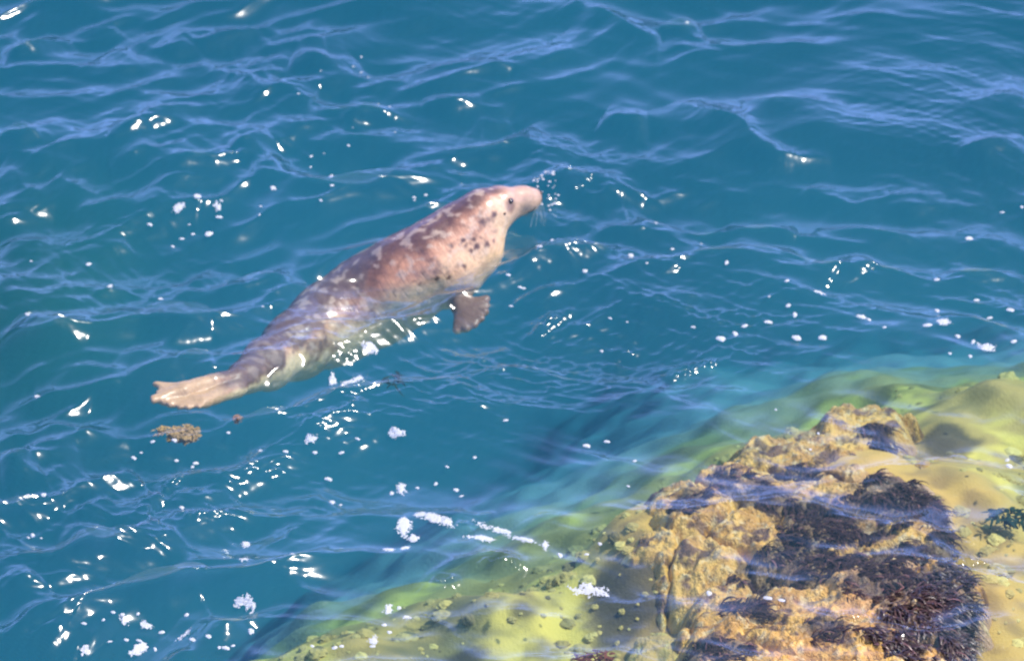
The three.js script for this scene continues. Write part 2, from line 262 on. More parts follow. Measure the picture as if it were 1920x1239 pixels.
// ------------------------------------------------------------------ the rock and the boulders under the shallow water
// lobes of the reef: photograph pixel of each top, its height, radius across and its softness
const ROCK = [
  [1625, 800, -0.215, 110], [1560, 850, -0.195, 120], [1690, 850, -0.235, 70], [1460, 870, -0.215, 110], [1370, 950, -0.105, 150], [1290, 1010, -0.14, 100],
  [1640, 930, -0.125, 130], [1500, 970, -0.135, 130], [1560, 1040, -0.115, 150], [1720, 990, -0.105, 90], [1720, 1090, 0.005, 110], [1600, 1110, -0.005, 110],
  [1470, 1170, -0.030, 120], [1380, 1140, -0.085, 110], [1690, 1190, 0.015, 130], [1560, 1230, 0.005, 140], [1400, 1240, -0.035, 120], [1650, 1300, 0.025, 170], [1450, 1310, -0.015, 170], [1300, 1100, -0.255, 100], [1510, 1030, -0.085, 120], [1240, 1080, -0.285, 90], [1180, 1010, -0.345, 70],
].map(([x, y, h, r]) => { const p = at(x, y, h); return [p.x, p.z, h, r * PX]; });
function rockHeight(x, z) {
  const wx = x + 0.09 * N(x * 3.3, z * 3.3, 11) + 0.05 * N(x * 7, z * 7, 1) + 0.02 * N(x * 17, z * 17, 2), wz = z + 0.12 * N(x * 3.3, z * 3.3, 14) + 0.06 * N(x * 7, z * 7, 4) + 0.03 * N(x * 17, z * 17, 5);
  let y = -3;
  for (const [cx, cz, h, r] of ROCK) {
    const d = Math.hypot(wx - cx, (wz - cz) * 0.66) / r, t = h - 0.025 - 0.05 * d * d - 0.55 * sm(0.65, 2.1, d);
    const k = 0.05, m = Math.max(0, k - Math.abs(y - t)) / k; y = Math.max(y, t) + m * m * k * 0.25;
  }
  const rough = 0.022 * fbm(x * 7, z * 7, 3, 5) + 0.012 * fbm(x * 28, z * 28, 13, 3), step = 0.03 * (Math.abs(N(x * 4 + z * 2, z * 5, 8)) - 0.2), crack = -0.05 * Math.pow(clamp(1 - 5 * Math.abs(N(x * 3.1, z * 2.7, 60))), 3);
  return y + rough + step + crack + 0.012 * N(x * 40, z * 40, 3);
}
// weed beds on the reef: pixel centre, half axes in pixels, tilt of the long axis, how thick it grows
const WEED = [
  [1812, 1060, 24, 60, 0.1, 'fringe of dark weed down the right flank of the reef'],
  [1795, 1175, 40, 70, 0.05, 'wet dark weed hanging off the lower right flank of the reef'],
  [1508, 840, 62, 26, -0.08, 'dark oval weed patch near the top of the reef'],
  [1650, 752, 34, 16, 0.2, 'small tuft of dark weed on the reef summit'],
  [1352, 876, 26, 22, 0.2, 'small dark tuft on the reef shoulder left of the oval weed patch'],
  [1288, 912, 42, 24, -0.5, 'thin dark weed fringe along the left edge of the yellow rock face'],
  [1440, 905, 60, 34, 0.5, 'dark weed beside the upper right of the bare yellow rock face'],
  [1560, 955, 110, 55, -0.25, 'broad dark weed bed right of the bare yellow rock face'],
  [1690, 915, 84, 46, 0.35, 'thick brown weed mound on the upper right shoulder of the reef'],
  [1770, 985, 36, 24, 0.5, 'spiky dark weed tuft sticking out at the right edge of the reef'],
  [1480, 1050, 110, 42, -0.05, 'dark violet weed bed in the middle of the reef under smooth water'],
  [1650, 1040, 130, 36, -0.15, 'long dark weed band right of the reef middle'],
  [1650, 1115, 90, 45, 0.3, 'brown weed clump on the low reef ledge at the right'],
  [1760, 1120, 70, 60, 0.2, 'wet glinting dark weed at the lower right rim of the reef'],
  [1720, 1210, 110, 50, 0.1, 'wet dark weed along the bottom edge on the right of the reef'],
  [1560, 1205, 60, 26, 0.1, 'sparse dark weed on the orange rock at the bottom edge'],
  [1340, 1215, 70, 26, 0.15, 'brown weed at the lower left foot of the reef'],
  [1395, 1135, 50, 26, 0.1, 'dark weed on the reef ledge just above the orange rock'],
];
const rockMat = new THREE.MeshStandardMaterial({ vertexColors: true, roughness: 0.45, bumpMap: grainTex, bumpScale: 0.009 });
const rockNear = (px, py) => at(px, py, -0.08);
function weedCover(x, z, grow = 1) {
  let c = 0;
  for (const w of WEED) {
    const p = w.p ??= rockNear(w[0], w[1]), dx = (x - p.x) / PX, dz = (z - p.z) / PX * Math.sin(PITCH), ca = Math.cos(w[4]), sa = Math.sin(w[4]);
    const u = (dx * ca + dz * sa) / (w[2] * grow), v = (dz * ca - dx * sa) / (w[3] * grow); c = Math.max(c, 1.25 - Math.hypot(u, v));
  }
  return c;
}
{
  const xs = [], zs = []; for (let x = 0.3; x < 2.75; x += 0.0075) xs.push(x); for (let z = 0.15; z < 3.3; z += 0.0085) zs.push(z);
  const full = gridGeo(xs, zs, (x, z) => {
    const y = rockHeight(x, z), n = fbm(x * 8, z * 8, 50, 4), f = N(x * 33, z * 33, 6), b = fbm(x * 2.5, z * 2.5, 90, 3);
    let c = mix3([0.54, 0.28, 0.055], [0.78, 0.47, 0.10], sm(-0.35, 0.45, n + 0.4 * f));
    c = mix3(c, [0.50, 0.33, 0.22], sm(0.0, 0.5, b) * 0.8 * sm(1.2, 1.8, x));              // pinkish crust to the right
    c = mix3(c, [0.72, 0.55, 0.26], 0.8 * sm(0.22, 0.5, fbm(x * 24, z * 24, 17, 3)));
    c = mix3(c, [0.20, 0.10, 0.04], sm(0.18, 0.5, fbm(x * 12, z * 12, 71, 3) + 0.2 * f));  // brown film
    c = mix3(c, [0.07, 0.04, 0.028], 0.8 * sm(0.25, 0.6, weedCover(x, z) + 0.6 * n + 0.3 * f));
    const e = 0.02 * N(x * 9, z * 9, 33);
    return [x + e, y, z + 0.03 * N(x * 8, z * 8, 44), ...c];
  });
  const p = full.attributes.position, id = full.index.array, keep = [];
  for (let i = 0; i < id.length; i += 3) { const m = Math.max(p.getY(id[i]), p.getY(id[i + 1]), p.getY(id[i + 2])); if (m > -0.95 && m > bedHeight(p.getX(id[i]), p.getZ(id[i])) - 0.06) keep.push(id[i], id[i + 1], id[i + 2]); }
  full.setIndex(new THREE.BufferAttribute(Uint32Array.from(keep), 1));
  const reef = new THREE.Group(); reef.name = 'reef_rock'; scene.add(reef);
  const o = at(1560, 1040, -0.9); reef.position.set(o.x, -0.6, o.z); full.translate(-o.x, 0.6, -o.z);
  part('rock_face', full, rockMat, reef);
  tag(reef, 'large yellow brown weedy reef rock just under the water at lower right', 'rock');
}
// loose boulders on the shelf
function boulder(px, py, h, r, squash, tone, label, y0) {
  const g = new THREE.IcosahedronGeometry(1, 24), p = g.attributes.position, c = at(px, py, h), col = new Float32Array(p.count * 3), v = new THREE.Vector3(), R = r * PX, s = px * 0.01;
  for (let i = 0; i < p.count; i++) {
    v.fromBufferAttribute(p, i);
    const k = 1 + 0.30 * fbm(v.x * 1.1 + s, v.y * 1.1, v.z * 1.1, 2) + 0.05 * N(v.x * 5 + s, v.y * 5, v.z * 5);
    p.setXYZ(i, v.x * k * R, v.y * k * R * squash, v.z * k * R * 1.25);
    const n = fbm(v.x * 3 + s, v.y * 3, v.z * 3, 4), t = mix3(mix3(tone, [0.62, 0.5, 0.12], sm(0, 0.5, n)), [0.16, 0.13, 0.05], 0.7 * sm(0.1, 0.6, N(v.x * 1.6 + s, v.y * 1.6, v.z * 1.6 + 4) + 0.5 * n));
    col.set(t, i * 3);
  }
  g.setAttribute('color', new THREE.BufferAttribute(col, 3)); for (let i = 0; i < p.count; i++) g.attributes.uv.setXY(i, p.getX(i), p.getZ(i)); g.computeVertexNormals();
  const m = new THREE.Mesh(g, rockMat); m.name = numbered('boulder'); m.position.set(c.x, h - R * squash * 0.9, c.z); scene.add(shadows(m));
  return tag(m, label, 'boulder');
}
boulder(1235, 1222, -0.21, 62, 0.6, [0.56, 0.38, 0.1], 'golden boulder at the bottom edge left of the reef');

{ // cobbles and broken stone lying thick on the shelf
  seed = 8080; const g = new THREE.IcosahedronGeometry(1, 3), p = g.attributes.position;
  for (let i = 0; i < p.count; i++) { const x = p.getX(i), y = p.getY(i), z = p.getZ(i), k = 1 + 0.45 * fbm(x * 1.3, y * 1.3, z * 1.3, 3); p.setXYZ(i, x * k, y * k * 0.6, z * k); }
  g.deleteAttribute('uv'); g.computeVertexNormals();
  const M = [], q = new THREE.Quaternion(), C = [];
  for (let i = 0; i < 3000; i++) {
    const x = rr(-2.2, 2.6), z = rr(-1.4, 3.4), s = shelf(x, z), r = 0.008 + 0.042 * Math.pow(rnd(), 3.5), yaw = rnd() * 6.28, tone = rnd(), v = rr(0.75, 1.25);
    if (s < -0.25 + 0.3 * rnd() || N(x * 1.3, z * 1.3, 301) + 0.3 * tone < -0.02) continue;
    M.push(new THREE.Matrix4().compose(V(x, bedHeight(x, z) - r * 0.05, z), q.setFromEuler(new THREE.Euler(0.3 * v - 0.3, yaw, 0.1)), V(r * v, r * 0.8, r)));
    const c = tone < 0.45 ? [0.54, 0.38, 0.11] : tone < 0.75 ? [0.42, 0.31, 0.10] : tone < 0.92 ? [0.66, 0.50, 0.15] : [0.2, 0.15, 0.06]; C.push(new THREE.Color().setRGB(c[0] * v, c[1] * v, c[2] * v));
  }
  const m = new THREE.InstancedMesh(g, new THREE.MeshStandardMaterial({ roughness: 0.9 }), M.length);
  M.forEach((a, i) => { m.setMatrixAt(i, a); m.setColorAt(i, C[i]); }); m.name = 'shelf_cobbles'; m.userData.kind = 'stuff'; m.castShadow = m.receiveShadow = true; scene.add(m);
  tag(m, 'olive and yellow cobbles strewn over the shallow shelf under water', 'cobbles');
}

// ------------------------------------------------------------------ seaweed: branching fronds, joined per clump
function frondGeo(list) {           // list of [x, y, z, yaw, length, width, lift, shade]
  const pos = [], idx = [], col = [];
  for (const [x, y, z, yaw, L, W, lift, sh] of list) {
    const ca = Math.cos(yaw), sa = Math.sin(yaw), n = 4, base = pos.length / 3, bend = rr(-0.9, 0.9), tw = rr(-1, 1);
    let px = x, py = y, pz = z, a = yaw, el = lift;
    for (let i = 0; i <= n; i++) {
      const t = i / n, w = W * (0.55 + 0.9 * Math.sin(Math.PI * Math.min(1, t * 1.15)) * (i === n ? 0.4 : 1)) * 0.5, rx = -Math.sin(a), rz = Math.cos(a), ry = tw * 0.5;
      pos.push(px + rx * w, py + ry * w, pz + rz * w, px - rx * w, py - ry * w, pz - rz * w);
      const k = sh * (0.8 + 0.5 * t); col.push(0.062 * k, 0.029 * k, 0.026 * k, 0.062 * k, 0.029 * k, 0.026 * k);
      const s = L / n; px += Math.cos(a) * Math.cos(el) * s; pz += Math.sin(a) * Math.cos(el) * s; py += Math.sin(el) * s; a += bend / n; el -= (0.5 + lift) * 0.35;
      if (i < n) { const q = base + i * 2; idx.push(q, q + 1, q + 2, q + 1, q + 3, q + 2); }
    }
  }
  return geoFrom(pos, idx, col);
}
const frondMat = new THREE.MeshPhysicalMaterial({ vertexColors: true, roughness: 0.7, specularIntensity: 0.4, side: THREE.DoubleSide }), wetFrondMat = new THREE.MeshStandardMaterial({ vertexColors: true, roughness: 0.42, side: THREE.DoubleSide });
WEED.forEach((w, k) => {
  seed = 5000 + k * 31;
  const [px, py, ax, ay, tilt, label] = w, c = rockNear(px, py), list = [], n = Math.round(ax * ay * 0.85) + 100, ca = Math.cos(tilt), sa = Math.sin(tilt);
  const cy = rockHeight(c.x, c.z);
  for (let i = 0; i < n; i++) {
    const r = Math.sqrt(rnd()), t = rnd() * 6.283, u = ax * r * Math.cos(t), v = ay * r * Math.sin(t), qx = (u * ca - v * sa) * PX, qz = (u * sa + v * ca) * PX / Math.sin(PITCH);
    const x = c.x + qx, z = c.z + qz;
    if (N(x * 11, z * 11, k) + 0.5 * N(x * 26, z * 26, k + 3) + 0.35 * (1 - r) < 0.06) continue;
    const sh = rnd() < 0.08 ? rr(1.6, 3) : rr(0.3, 1.0);
    list.push([qx, rockHeight(x, z) - cy - 0.004, qz, 0.5 + 2.2 * N(x * 3, z * 3, 55) + rr(-0.9, 0.9), rr(0.015, 0.05) * (rnd() < 0.2 ? 2 : 1), rr(0.002, 0.007), rr(0.1, 0.9), sh]);
  }
  const g = new THREE.Group(); g.name = numbered('seaweed_clump'); g.position.set(c.x, cy, c.z); scene.add(g);
  const m = part('fronds', frondGeo(list), /wet/.test(label) ? wetFrondMat : frondMat, g); m.userData.kind = 'stuff';
  tag(g, label, 'seaweed');
});
function drift(px, py, h, ax, ay, n, tone, label, L0 = 0.04, L1 = 0.1) {     // loose weed in the water
  seed = Math.round(px * 7 + py);
  const c = at(px, py, h), list = [];
  for (let i = 0; i < n; i++) { const r = Math.sqrt(rnd()), t = rnd() * 6.283; list.push([ax * r * Math.cos(t) * PX, rr(-0.02, 0.01), ay * r * Math.sin(t) * PX / 0.588, rnd() * 6.283, rr(L0, L1), rr(0.006, 0.013), rr(-0.1, 0.6), 1]); }
  const geo = frondGeo(list), cc = geo.attributes.color;
  for (let i = 0; i < cc.count; i++) { const k = 0.75 + 0.5 * N(i * 0.31, 2, 3); cc.setXYZ(i, tone[0] * k, tone[1] * k, tone[2] * k); }
  const g = new THREE.Group(); g.name = numbered('drifting_seaweed'); g.position.copy(c); scene.add(g);
  const m = part('fronds', geo, frondMat, g); m.userData.kind = 'stuff';
  tag(g, label, 'seaweed');
}
drift(1890, 968, -0.2, 36, 14, 130, [0.012, 0.05, 0.03], 'dark green weed tuft under water at the right edge of the picture', 0.02, 0.06);
drift(738, 708, -0.14, 9, 20, 13, [0.012, 0.04, 0.03], 'dark green weed wisp in the waves below the seal');
drift(1115, 1236, -0.08, 34, 12, 70, [0.16, 0.045, 0.025], 'red brown weed tuft at the bottom edge between the boulders', 0.02, 0.06);
drift(342, 812, -0.075, 28, 12, 520, [0.46, 0.30, 0.12], 'clump of pale brown weed floating below the seal tail', 0.012, 0.03);
drift(300, 806, -0.02, 10, 5, 30, [0.40, 0.29, 0.12], 'tiny scrap of brown weed left of the floating weed clump', 0.012, 0.03);
drift(447, 782, -0.02, 8, 5, 18, [0.35, 0.2, 0.1], 'tiny scrap of reddish weed right below the seal tail', 0.012, 0.03);

// ------------------------------------------------------------------ the seal, one continuous body meshed from a distance field
{
  const O = at(680, 575, -0.15), nose = at(1003, 372, 0.07), tail = at(430, 725, -0.06);
  const X = nose.clone().sub(tail).setY(0).normalize(), Z = V(-X.z, 0, X.x), yaw = Math.atan2(-X.z, X.x);  // X forward, Z to the seal's right (towards the camera)
  if (Z.z < 0) Z.negate();
  const loc = (p) => { const d = p.clone().sub(O); return V(d.dot(X), d.y, d.dot(Z)); };
  const J = (px, py, h) => loc(at(px, py, h));
  const prims = [];             // [a, b, ra, rb, k, flat]
  const cap = (a, b, ra, rb, k = 0.03) => prims.push([a, b, ra, rb, k]);
  const chain = (pts, k) => { for (let i = 0; i < pts.length - 1; i++) cap(pts[i][0], pts[i + 1][0], pts[i][1], pts[i + 1][1], k); };
  const S = PX;
  // trunk from nape to the root of the hind flippers
  chain([[J(893, 408, 0.055), 88 * S * 0.53], [J(860, 443, -0.02), 57 * S], [J(812, 492, -0.105), 75 * S], [J(752, 530, -0.195), 83 * S], [J(690, 568, -0.285), 85 * S], [J(620, 608, -0.33), 77 * S], [J(555, 648, -0.30), 60 * S], [J(500, 683, -0.24), 44 * S], [J(455, 708, -0.17), 31 * S]], 0.07);
  // head: cranium, brow, cheek, muzzle, chin; the seal looks along the muzzle
  const c0 = J(926, 389, 0.075), tip = J(1013, 365, 0.058), F = tip.clone().sub(c0).normalize(), U = V(0, 1, 0).addScaledVector(F, -F.y).normalize(), Rt = V().crossVectors(F, U).normalize();
  const H = (f, u, r) => c0.clone().addScaledVector(F, f).addScaledVector(U, u).addScaledVector(Rt, r);
  cap(H(-0.04, 0.0, 0), H(0.025, 0.008, 0), 0.086, 0.078, 0.05);
  const L = tip.distanceTo(c0);
  cap(H(0.02, 0.012, 0), H(L * 0.62, 0.010, 0), 0.066, 0.050, 0.035);
  cap(H(L * 0.55, 0.010, 0), H(L - 0.034, 0.006, 0), 0.046, 0.032, 0.03);
  for (const s of [-1, 1]) { cap(H(L * 0.68, -0.012, 0.018 * s), H(L - 0.036, -0.010, 0.017 * s), 0.032, 0.026, 0.02); cap(H(0.0, -0.02, 0.03 * s), H(0.05, -0.024, 0.02 * s), 0.062, 0.045, 0.03); cap(H(0.03, 0.045, 0.034 * s), H(0.055, 0.04, 0.032 * s), 0.022, 0.018, 0.02); }
  cap(H(0.0, -0.05, 0), H(L * 0.80, -0.032, 0), 0.058, 0.028, 0.03);
  cap(H(-0.06, -0.03, 0), J(882, 442, -0.02), 0.088, 0.118, 0.06); cap(H(-0.02, -0.05, 0), J(893, 468, -0.07), 0.07, 0.10, 0.06); cap(J(893, 468, -0.07), J(862, 518, -0.14), 0.10, 0.10, 0.07);
  // fore flipper on the near side: palm and five digits spread backwards and out
  const sh = J(838, 548, -0.24), wr = J(866, 574, -0.22);
  cap(sh, wr, 0.055, 0.032, 0.04);
  for (const [x, y, h, r] of [[912, 560, -0.190, 0.017], [912, 572, -0.195, 0.017], [910, 584, -0.200, 0.017], [902, 598, -0.210, 0.017], [890, 609, -0.220, 0.017], [874, 616, -0.230, 0.017], [856, 619, -0.240, 0.017]]) cap(wr, J(x, y, h), 0.028, r, 0.03);
  // hind flippers: five digits each, the outer ones longest
  const ankU = J(442, 708, -0.125), ankL = J(446, 728, -0.145);
  cap(J(474, 698, -0.175), ankU, 0.055, 0.035, 0.04); cap(J(476, 706, -0.18), ankL, 0.05, 0.03, 0.04);
  const fan = (root, mid, tips, r0, r1) => { for (const [x, y, h] of tips) { const e = J(x, y, h), m = mid.clone().lerp(e, 0.35); cap(root, m, r0, r0 * 0.62, 0.03); cap(m, e, r0 * 0.62, r1, 0.022); } };
  fan(ankU, J(372, 726, -0.07), [[290, 721, -0.050], [300, 729, -0.055], [296, 737, -0.055], [286, 745, -0.050], [287, 752, -0.055]], 0.026, 0.012);
  fan(ankL, J(396, 747, -0.10), [[305, 755, -0.070], [318, 760, -0.075], [336, 763, -0.075], [352, 764, -0.075], [372, 763, -0.075]], 0.022, 0.011);
  // distance field on a grid, then naive surface nets
  const lo = V(-1.05, -0.48, -0.42), hi = V(1.0, 0.36, 0.46), h = 0.0072;
  let bb = new THREE.Box3(); for (const [a, b, ra, rb] of prims) { const r = Math.max(ra, rb) + 0.03; bb.expandByPoint(a.clone().addScalar(r)); bb.expandByPoint(a.clone().addScalar(-r)); bb.expandByPoint(b.clone().addScalar(r)); bb.expandByPoint(b.clone().addScalar(-r)); }
  lo.copy(bb.min); hi.copy(bb.max);
  const dim = [0, 1, 2].map((i) => Math.ceil((hi.getComponent(i) - lo.getComponent(i)) / h) + 1), [nx, ny, nz] = dim;
  const P = prims.map(([a, b, ra, rb, k]) => { const d = b.clone().sub(a); return [a.x, a.y, a.z, d.x, d.y, d.z, ra, rb - ra, k, 1 / Math.max(1e-9, d.lengthSq())]; });
  const sdf = (x, y, z) => {
    let s = 1;
    for (const p of P) {
      const ex = x - p[0], ey = y - p[1], ez = z - p[2]; let t = (ex * p[3] + ey * p[4] + ez * p[5]) * p[9]; t = t < 0 ? 0 : t > 1 ? 1 : t;
      const ax = ex - p[3] * t, ay = ey - p[4] * t, az = ez - p[5] * t, d = Math.sqrt(ax * ax + ay * ay + az * az) - p[6] - p[7] * t, k = p[8], m = k - Math.abs(s - d);
      s = (s < d ? s : d) - (m > 0 ? m * m / (4 * k) : 0);
    }
    return s;
  };
  const f = new Float32Array(nx * ny * nz), at3 = (i, j, k) => (k * ny + j) * nx + i;
  const B = 5;                                        // skip blocks far from the skin
  f.fill(1);
  for (let k = 0; k < nz; k += B) for (let j = 0; j < ny; j += B) for (let i = 0; i < nx; i += B) {
    const c = sdf(lo.x + (i + B / 2) * h, lo.y + (j + B / 2) * h, lo.z + (k + B / 2) * h), skip = Math.abs(c) > h * B * 1.2 + 0.01;
    for (let c3 = k; c3 < Math.min(k + B, nz); c3++) for (let c2 = j; c2 < Math.min(j + B, ny); c2++) for (let c1 = i; c1 < Math.min(i + B, nx); c1++) f[at3(c1, c2, c3)] = skip ? c : sdf(lo.x + c1 * h, lo.y + c2 * h, lo.z + c3 * h);
  }
  const vid = new Int32Array(nx * ny * nz).fill(-1), pos = [], idx = [];
  for (let k = 0; k < nz - 1; k++) for (let j = 0; j < ny - 1; j++) for (let i = 0; i < nx - 1; i++) {
    let n = 0, sx = 0, sy = 0, sz = 0;
    for (let e = 0; e < 12; e++) {
      const ax = e >> 2, u = e & 1, w = (e >> 1) & 1, a = [0, 0, 0], b = [0, 0, 0];
      a[ax] = 0; b[ax] = 1; a[(ax + 1) % 3] = b[(ax + 1) % 3] = u; a[(ax + 2) % 3] = b[(ax + 2) % 3] = w;
      const fa = f[at3(i + a[0], j + a[1], k + a[2])], fb = f[at3(i + b[0], j + b[1], k + b[2])];
      if ((fa < 0) === (fb < 0)) continue;
      const t = fa / (fa - fb); n++; sx += a[0] + (b[0] - a[0]) * t; sy += a[1] + (b[1] - a[1]) * t; sz += a[2] + (b[2] - a[2]) * t;
    }
    if (!n) continue;
    vid[at3(i, j, k)] = pos.length / 3; pos.push(lo.x + (i + sx / n) * h, lo.y + (j + sy / n) * h, lo.z + (k + sz / n) * h);
  }
  for (let k = 1; k < nz - 1; k++) for (let j = 1; j < ny - 1; j++) for (let i = 1; i < nx - 1; i++) {
    const s0 = f[at3(i, j, k)] < 0;
    const quad = (a, b, c, d, flip) => { if (a < 0 || b < 0 || c < 0 || d < 0) return; flip ? idx.push(a, c, b, a, d, c) : idx.push(a, b, c, a, c, d); };
    if (s0 !== f[at3(i + 1, j, k)] < 0) quad(vid[at3(i, j - 1, k - 1)], vid[at3(i, j, k - 1)], vid[at3(i, j, k)], vid[at3(i, j - 1, k)], !s0);
    if (s0 !== f[at3(i, j + 1, k)] < 0) quad(vid[at3(i - 1, j, k - 1)], vid[at3(i - 1, j, k)], vid[at3(i, j, k)], vid[at3(i, j, k - 1)], !s0);
    if (s0 !== f[at3(i, j, k + 1)] < 0) quad(vid[at3(i - 1, j - 1, k)], vid[at3(i, j - 1, k)], vid[at3(i, j, k)], vid[at3(i - 1, j, k)], !s0);
  }
  // coat: dark back, tan flank, cream belly, blotches; far-side shade and sunlit chest painted in
  const spots = [[868, 452, 7], [873, 459, 6], [889, 449, 6], [894, 462, 7], [913, 457, 7], [884, 470, 5], [846, 462, 9], [902, 446, 5], [820, 520, 6], [925, 402, 6], [905, 415, 8], [925, 450, 5], [842, 520, 5], [870, 500, 5]];
  const spot3 = spots.map(([x, y, r]) => { const dir = at(x, y, 0).sub(camera.position).normalize(); let t = 26; for (let i = 0; i < 60; i++) { const p = loc(camera.position.clone().addScaledVector(dir, t)), d = sdf(p.x, p.y, p.z); t += d; if (d < 0.001) break; } return [loc(camera.position.clone().addScaledVector(dir, t)), r * PX]; });
  const flipC = J(888, 590, -0.22), nv = pos.length / 3, col = new Float32Array(pos.length), nor = new Float32Array(pos.length), e = 0.004;
  for (let v = 0; v < nv; v++) {
    let x = pos[v * 3], y = pos[v * 3 + 1], z = pos[v * 3 + 2], d0 = sdf(x, y, z);
    let gx = sdf(x + e, y, z) - d0, gy = sdf(x, y + e, z) - d0, gz = sdf(x, y, z + e) - d0; const gl = Math.hypot(gx, gy, gz) || 1; gx /= gl; gy /= gl; gz /= gl;
    nor.set([gx, gy, gz], v * 3);
    const n = fbm(x * 7, y * 7, z * 7, 4), b = fbm(x * 14 + 9, y * 14, z * 14, 3), fine = N(x * 90, y * 90, z * 90);
    const hd = sm(-0.02, 0.10, (V(x, y, z).sub(c0)).dot(F));                       // 1 on the face
    const dorsShade = gy * 0.72 - gz * 0.62 + 0.28 * n;                                  // dark back of the coat, plus painted shade on the far side
    let c = mix3([0.57, 0.27, 0.15], [0.76, 0.54, 0.29], sm(0.12, -0.5, dorsShade));
    c = mix3(c, [0.125, 0.064, 0.056], sm(0.06, 0.6, dorsShade) * (1 - 0.75 * hd));
    c = mix3(c, [0.68, 0.43, 0.26], 0.6 * sm(0.15, 0.55, x) * sm(0.35, -0.1, dorsShade));  // sunlight on the neck and chest, painted into the coat
    const tailT = sm(-0.2, -0.6, x);
    c = mix3(c, [0.14, 0.072, 0.055], 0.95 * sm(0.3, -0.3, x) * sm(-0.98, -0.8, x) * sm(-0.45, 0.05, dorsShade + 0.5 * n));
    c = mix3(c, [0.15, 0.08, 0.06], 0.55 * sm(0.1, 0.5, fbm(x * 26 + 9, y * 26, z * 26, 3) + 0.35 * n) * (1 - hd) * sm(-0.5, 0.3, dorsShade + 0.4));
    c = mix3(c, [0.62, 0.46, 0.33], 0.5 * sm(0.12, 0.4, fbm(x * 20, y * 20, z * 20 + 7, 3)) * (1 - 0.6 * tailT));
    c = mix3(c, [0.45, 0.285, 0.195], 0.75 * hd);
    { const ff = V(x, y, z).sub(c0).dot(F); c = mix3(c, [0.17, 0.095, 0.075], 0.85 * sm(L - 0.045, L - 0.012, ff + 0.012 * n)); c = mix3(c, [0.15, 0.08, 0.065], 0.8 * sm(0.042, 0.014, Math.hypot(ff - 0.034, V(x, y, z).sub(c0).dot(U) - 0.035))); }
    c = mix3(c, [0.60, 0.36, 0.18], sm(-0.88, -1.0, x) * 0.9);                      // pale toes
    c = mix3(c, [0.20, 0.10, 0.065], 0.85 * sm(0.16, 0.09, Math.hypot(x - flipC.x, y - flipC.y, z - flipC.z)));
    for (const [q, r] of spot3) { const dd = Math.hypot(x - q.x, y - q.y, z - q.z) / r + 0.7 * N(x * 30, y * 30, z * 30) + 0.5 * N(x * 70, y * 70, z * 70); if (dd < 1.3) c = mix3([0.13, 0.07, 0.055], c, sm(0.3, 1.25, dd)); }
    { const q = (1 - hd) * (0.004 * fbm(x * 10, y * 10, z * 10 + 3, 3) + 0.0016 * N(x * 34, y * 34, z * 34)); pos[v * 3] += gx * q; pos[v * 3 + 1] += gy * q; pos[v * 3 + 2] += gz * q; }
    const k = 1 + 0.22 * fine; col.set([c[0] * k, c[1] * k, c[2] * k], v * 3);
  }
  const g = new THREE.BufferGeometry();
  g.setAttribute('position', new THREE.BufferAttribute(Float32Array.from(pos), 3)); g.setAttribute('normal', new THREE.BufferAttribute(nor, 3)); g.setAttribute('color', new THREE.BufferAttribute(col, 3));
  const uv = new Float32Array(nv * 2); for (let v = 0; v < nv; v++) { uv[v * 2] = pos[v * 3]; uv[v * 2 + 1] = pos[v * 3 + 1] + pos[v * 3 + 2]; }
  g.setAttribute('uv', new THREE.BufferAttribute(uv, 2)); g.setIndex(new THREE.BufferAttribute(Uint32Array.from(idx), 1)); g.computeVertexNormals();
  const seal = new THREE.Group(); seal.name = 'grey_seal'; seal.position.copy(O); seal.rotation.y = yaw; scene.add(seal);
  const hideTex = noiseTexture(256, (u, v) => { let s = 0; for (let i = 0; i < 22; i++) { const k = 7 + (i * 5) % 26, a = i * 2.399; s += Math.sin(6.2832 * (Math.round(k * Math.cos(a)) * u + Math.round(k * Math.sin(a)) * v) + i); } return 0.5 + s / 22; });
  hideTex.repeat.set(4, 4);
  const hide = new THREE.MeshPhysicalMaterial({ vertexColors: true, roughness: 0.5, clearcoat: 0.32, clearcoatRoughness: 0.22, bumpMap: hideTex, bumpScale: 0.0016 });
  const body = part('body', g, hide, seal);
  // features set on the skin
  const onSkin = (o, dir) => {           // out along dir while inside the body, then straight down to the skin
    const p = o.clone(); for (let i = 0; i < 60 && sdf(p.x, p.y, p.z) < -2e-4; i++) p.addScaledVector(dir, -sdf(p.x, p.y, p.z));
    for (let i = 0; i < 12; i++) { const d = sdf(p.x, p.y, p.z), q = V(sdf(p.x + e, p.y, p.z) - d, sdf(p.x, p.y + e, p.z) - d, sdf(p.x, p.y, p.z + e) - d).normalize(); p.addScaledVector(q, -d); if (Math.abs(d) < 2e-4) break; }
    return p;
  };
  const dark = new THREE.MeshPhysicalMaterial({ color: new THREE.Color().setRGB(0.035, 0.02, 0.014), roughness: 0.15, clearcoat: 1, clearcoatRoughness: 0.05 });
  const matt = new THREE.MeshStandardMaterial({ color: new THREE.Color().setRGB(0.03, 0.018, 0.016), roughness: 0.5 });
  const whisk = new THREE.MeshStandardMaterial({ color: new THREE.Color().setRGB(0.75, 0.68, 0.6), roughness: 0.5 });
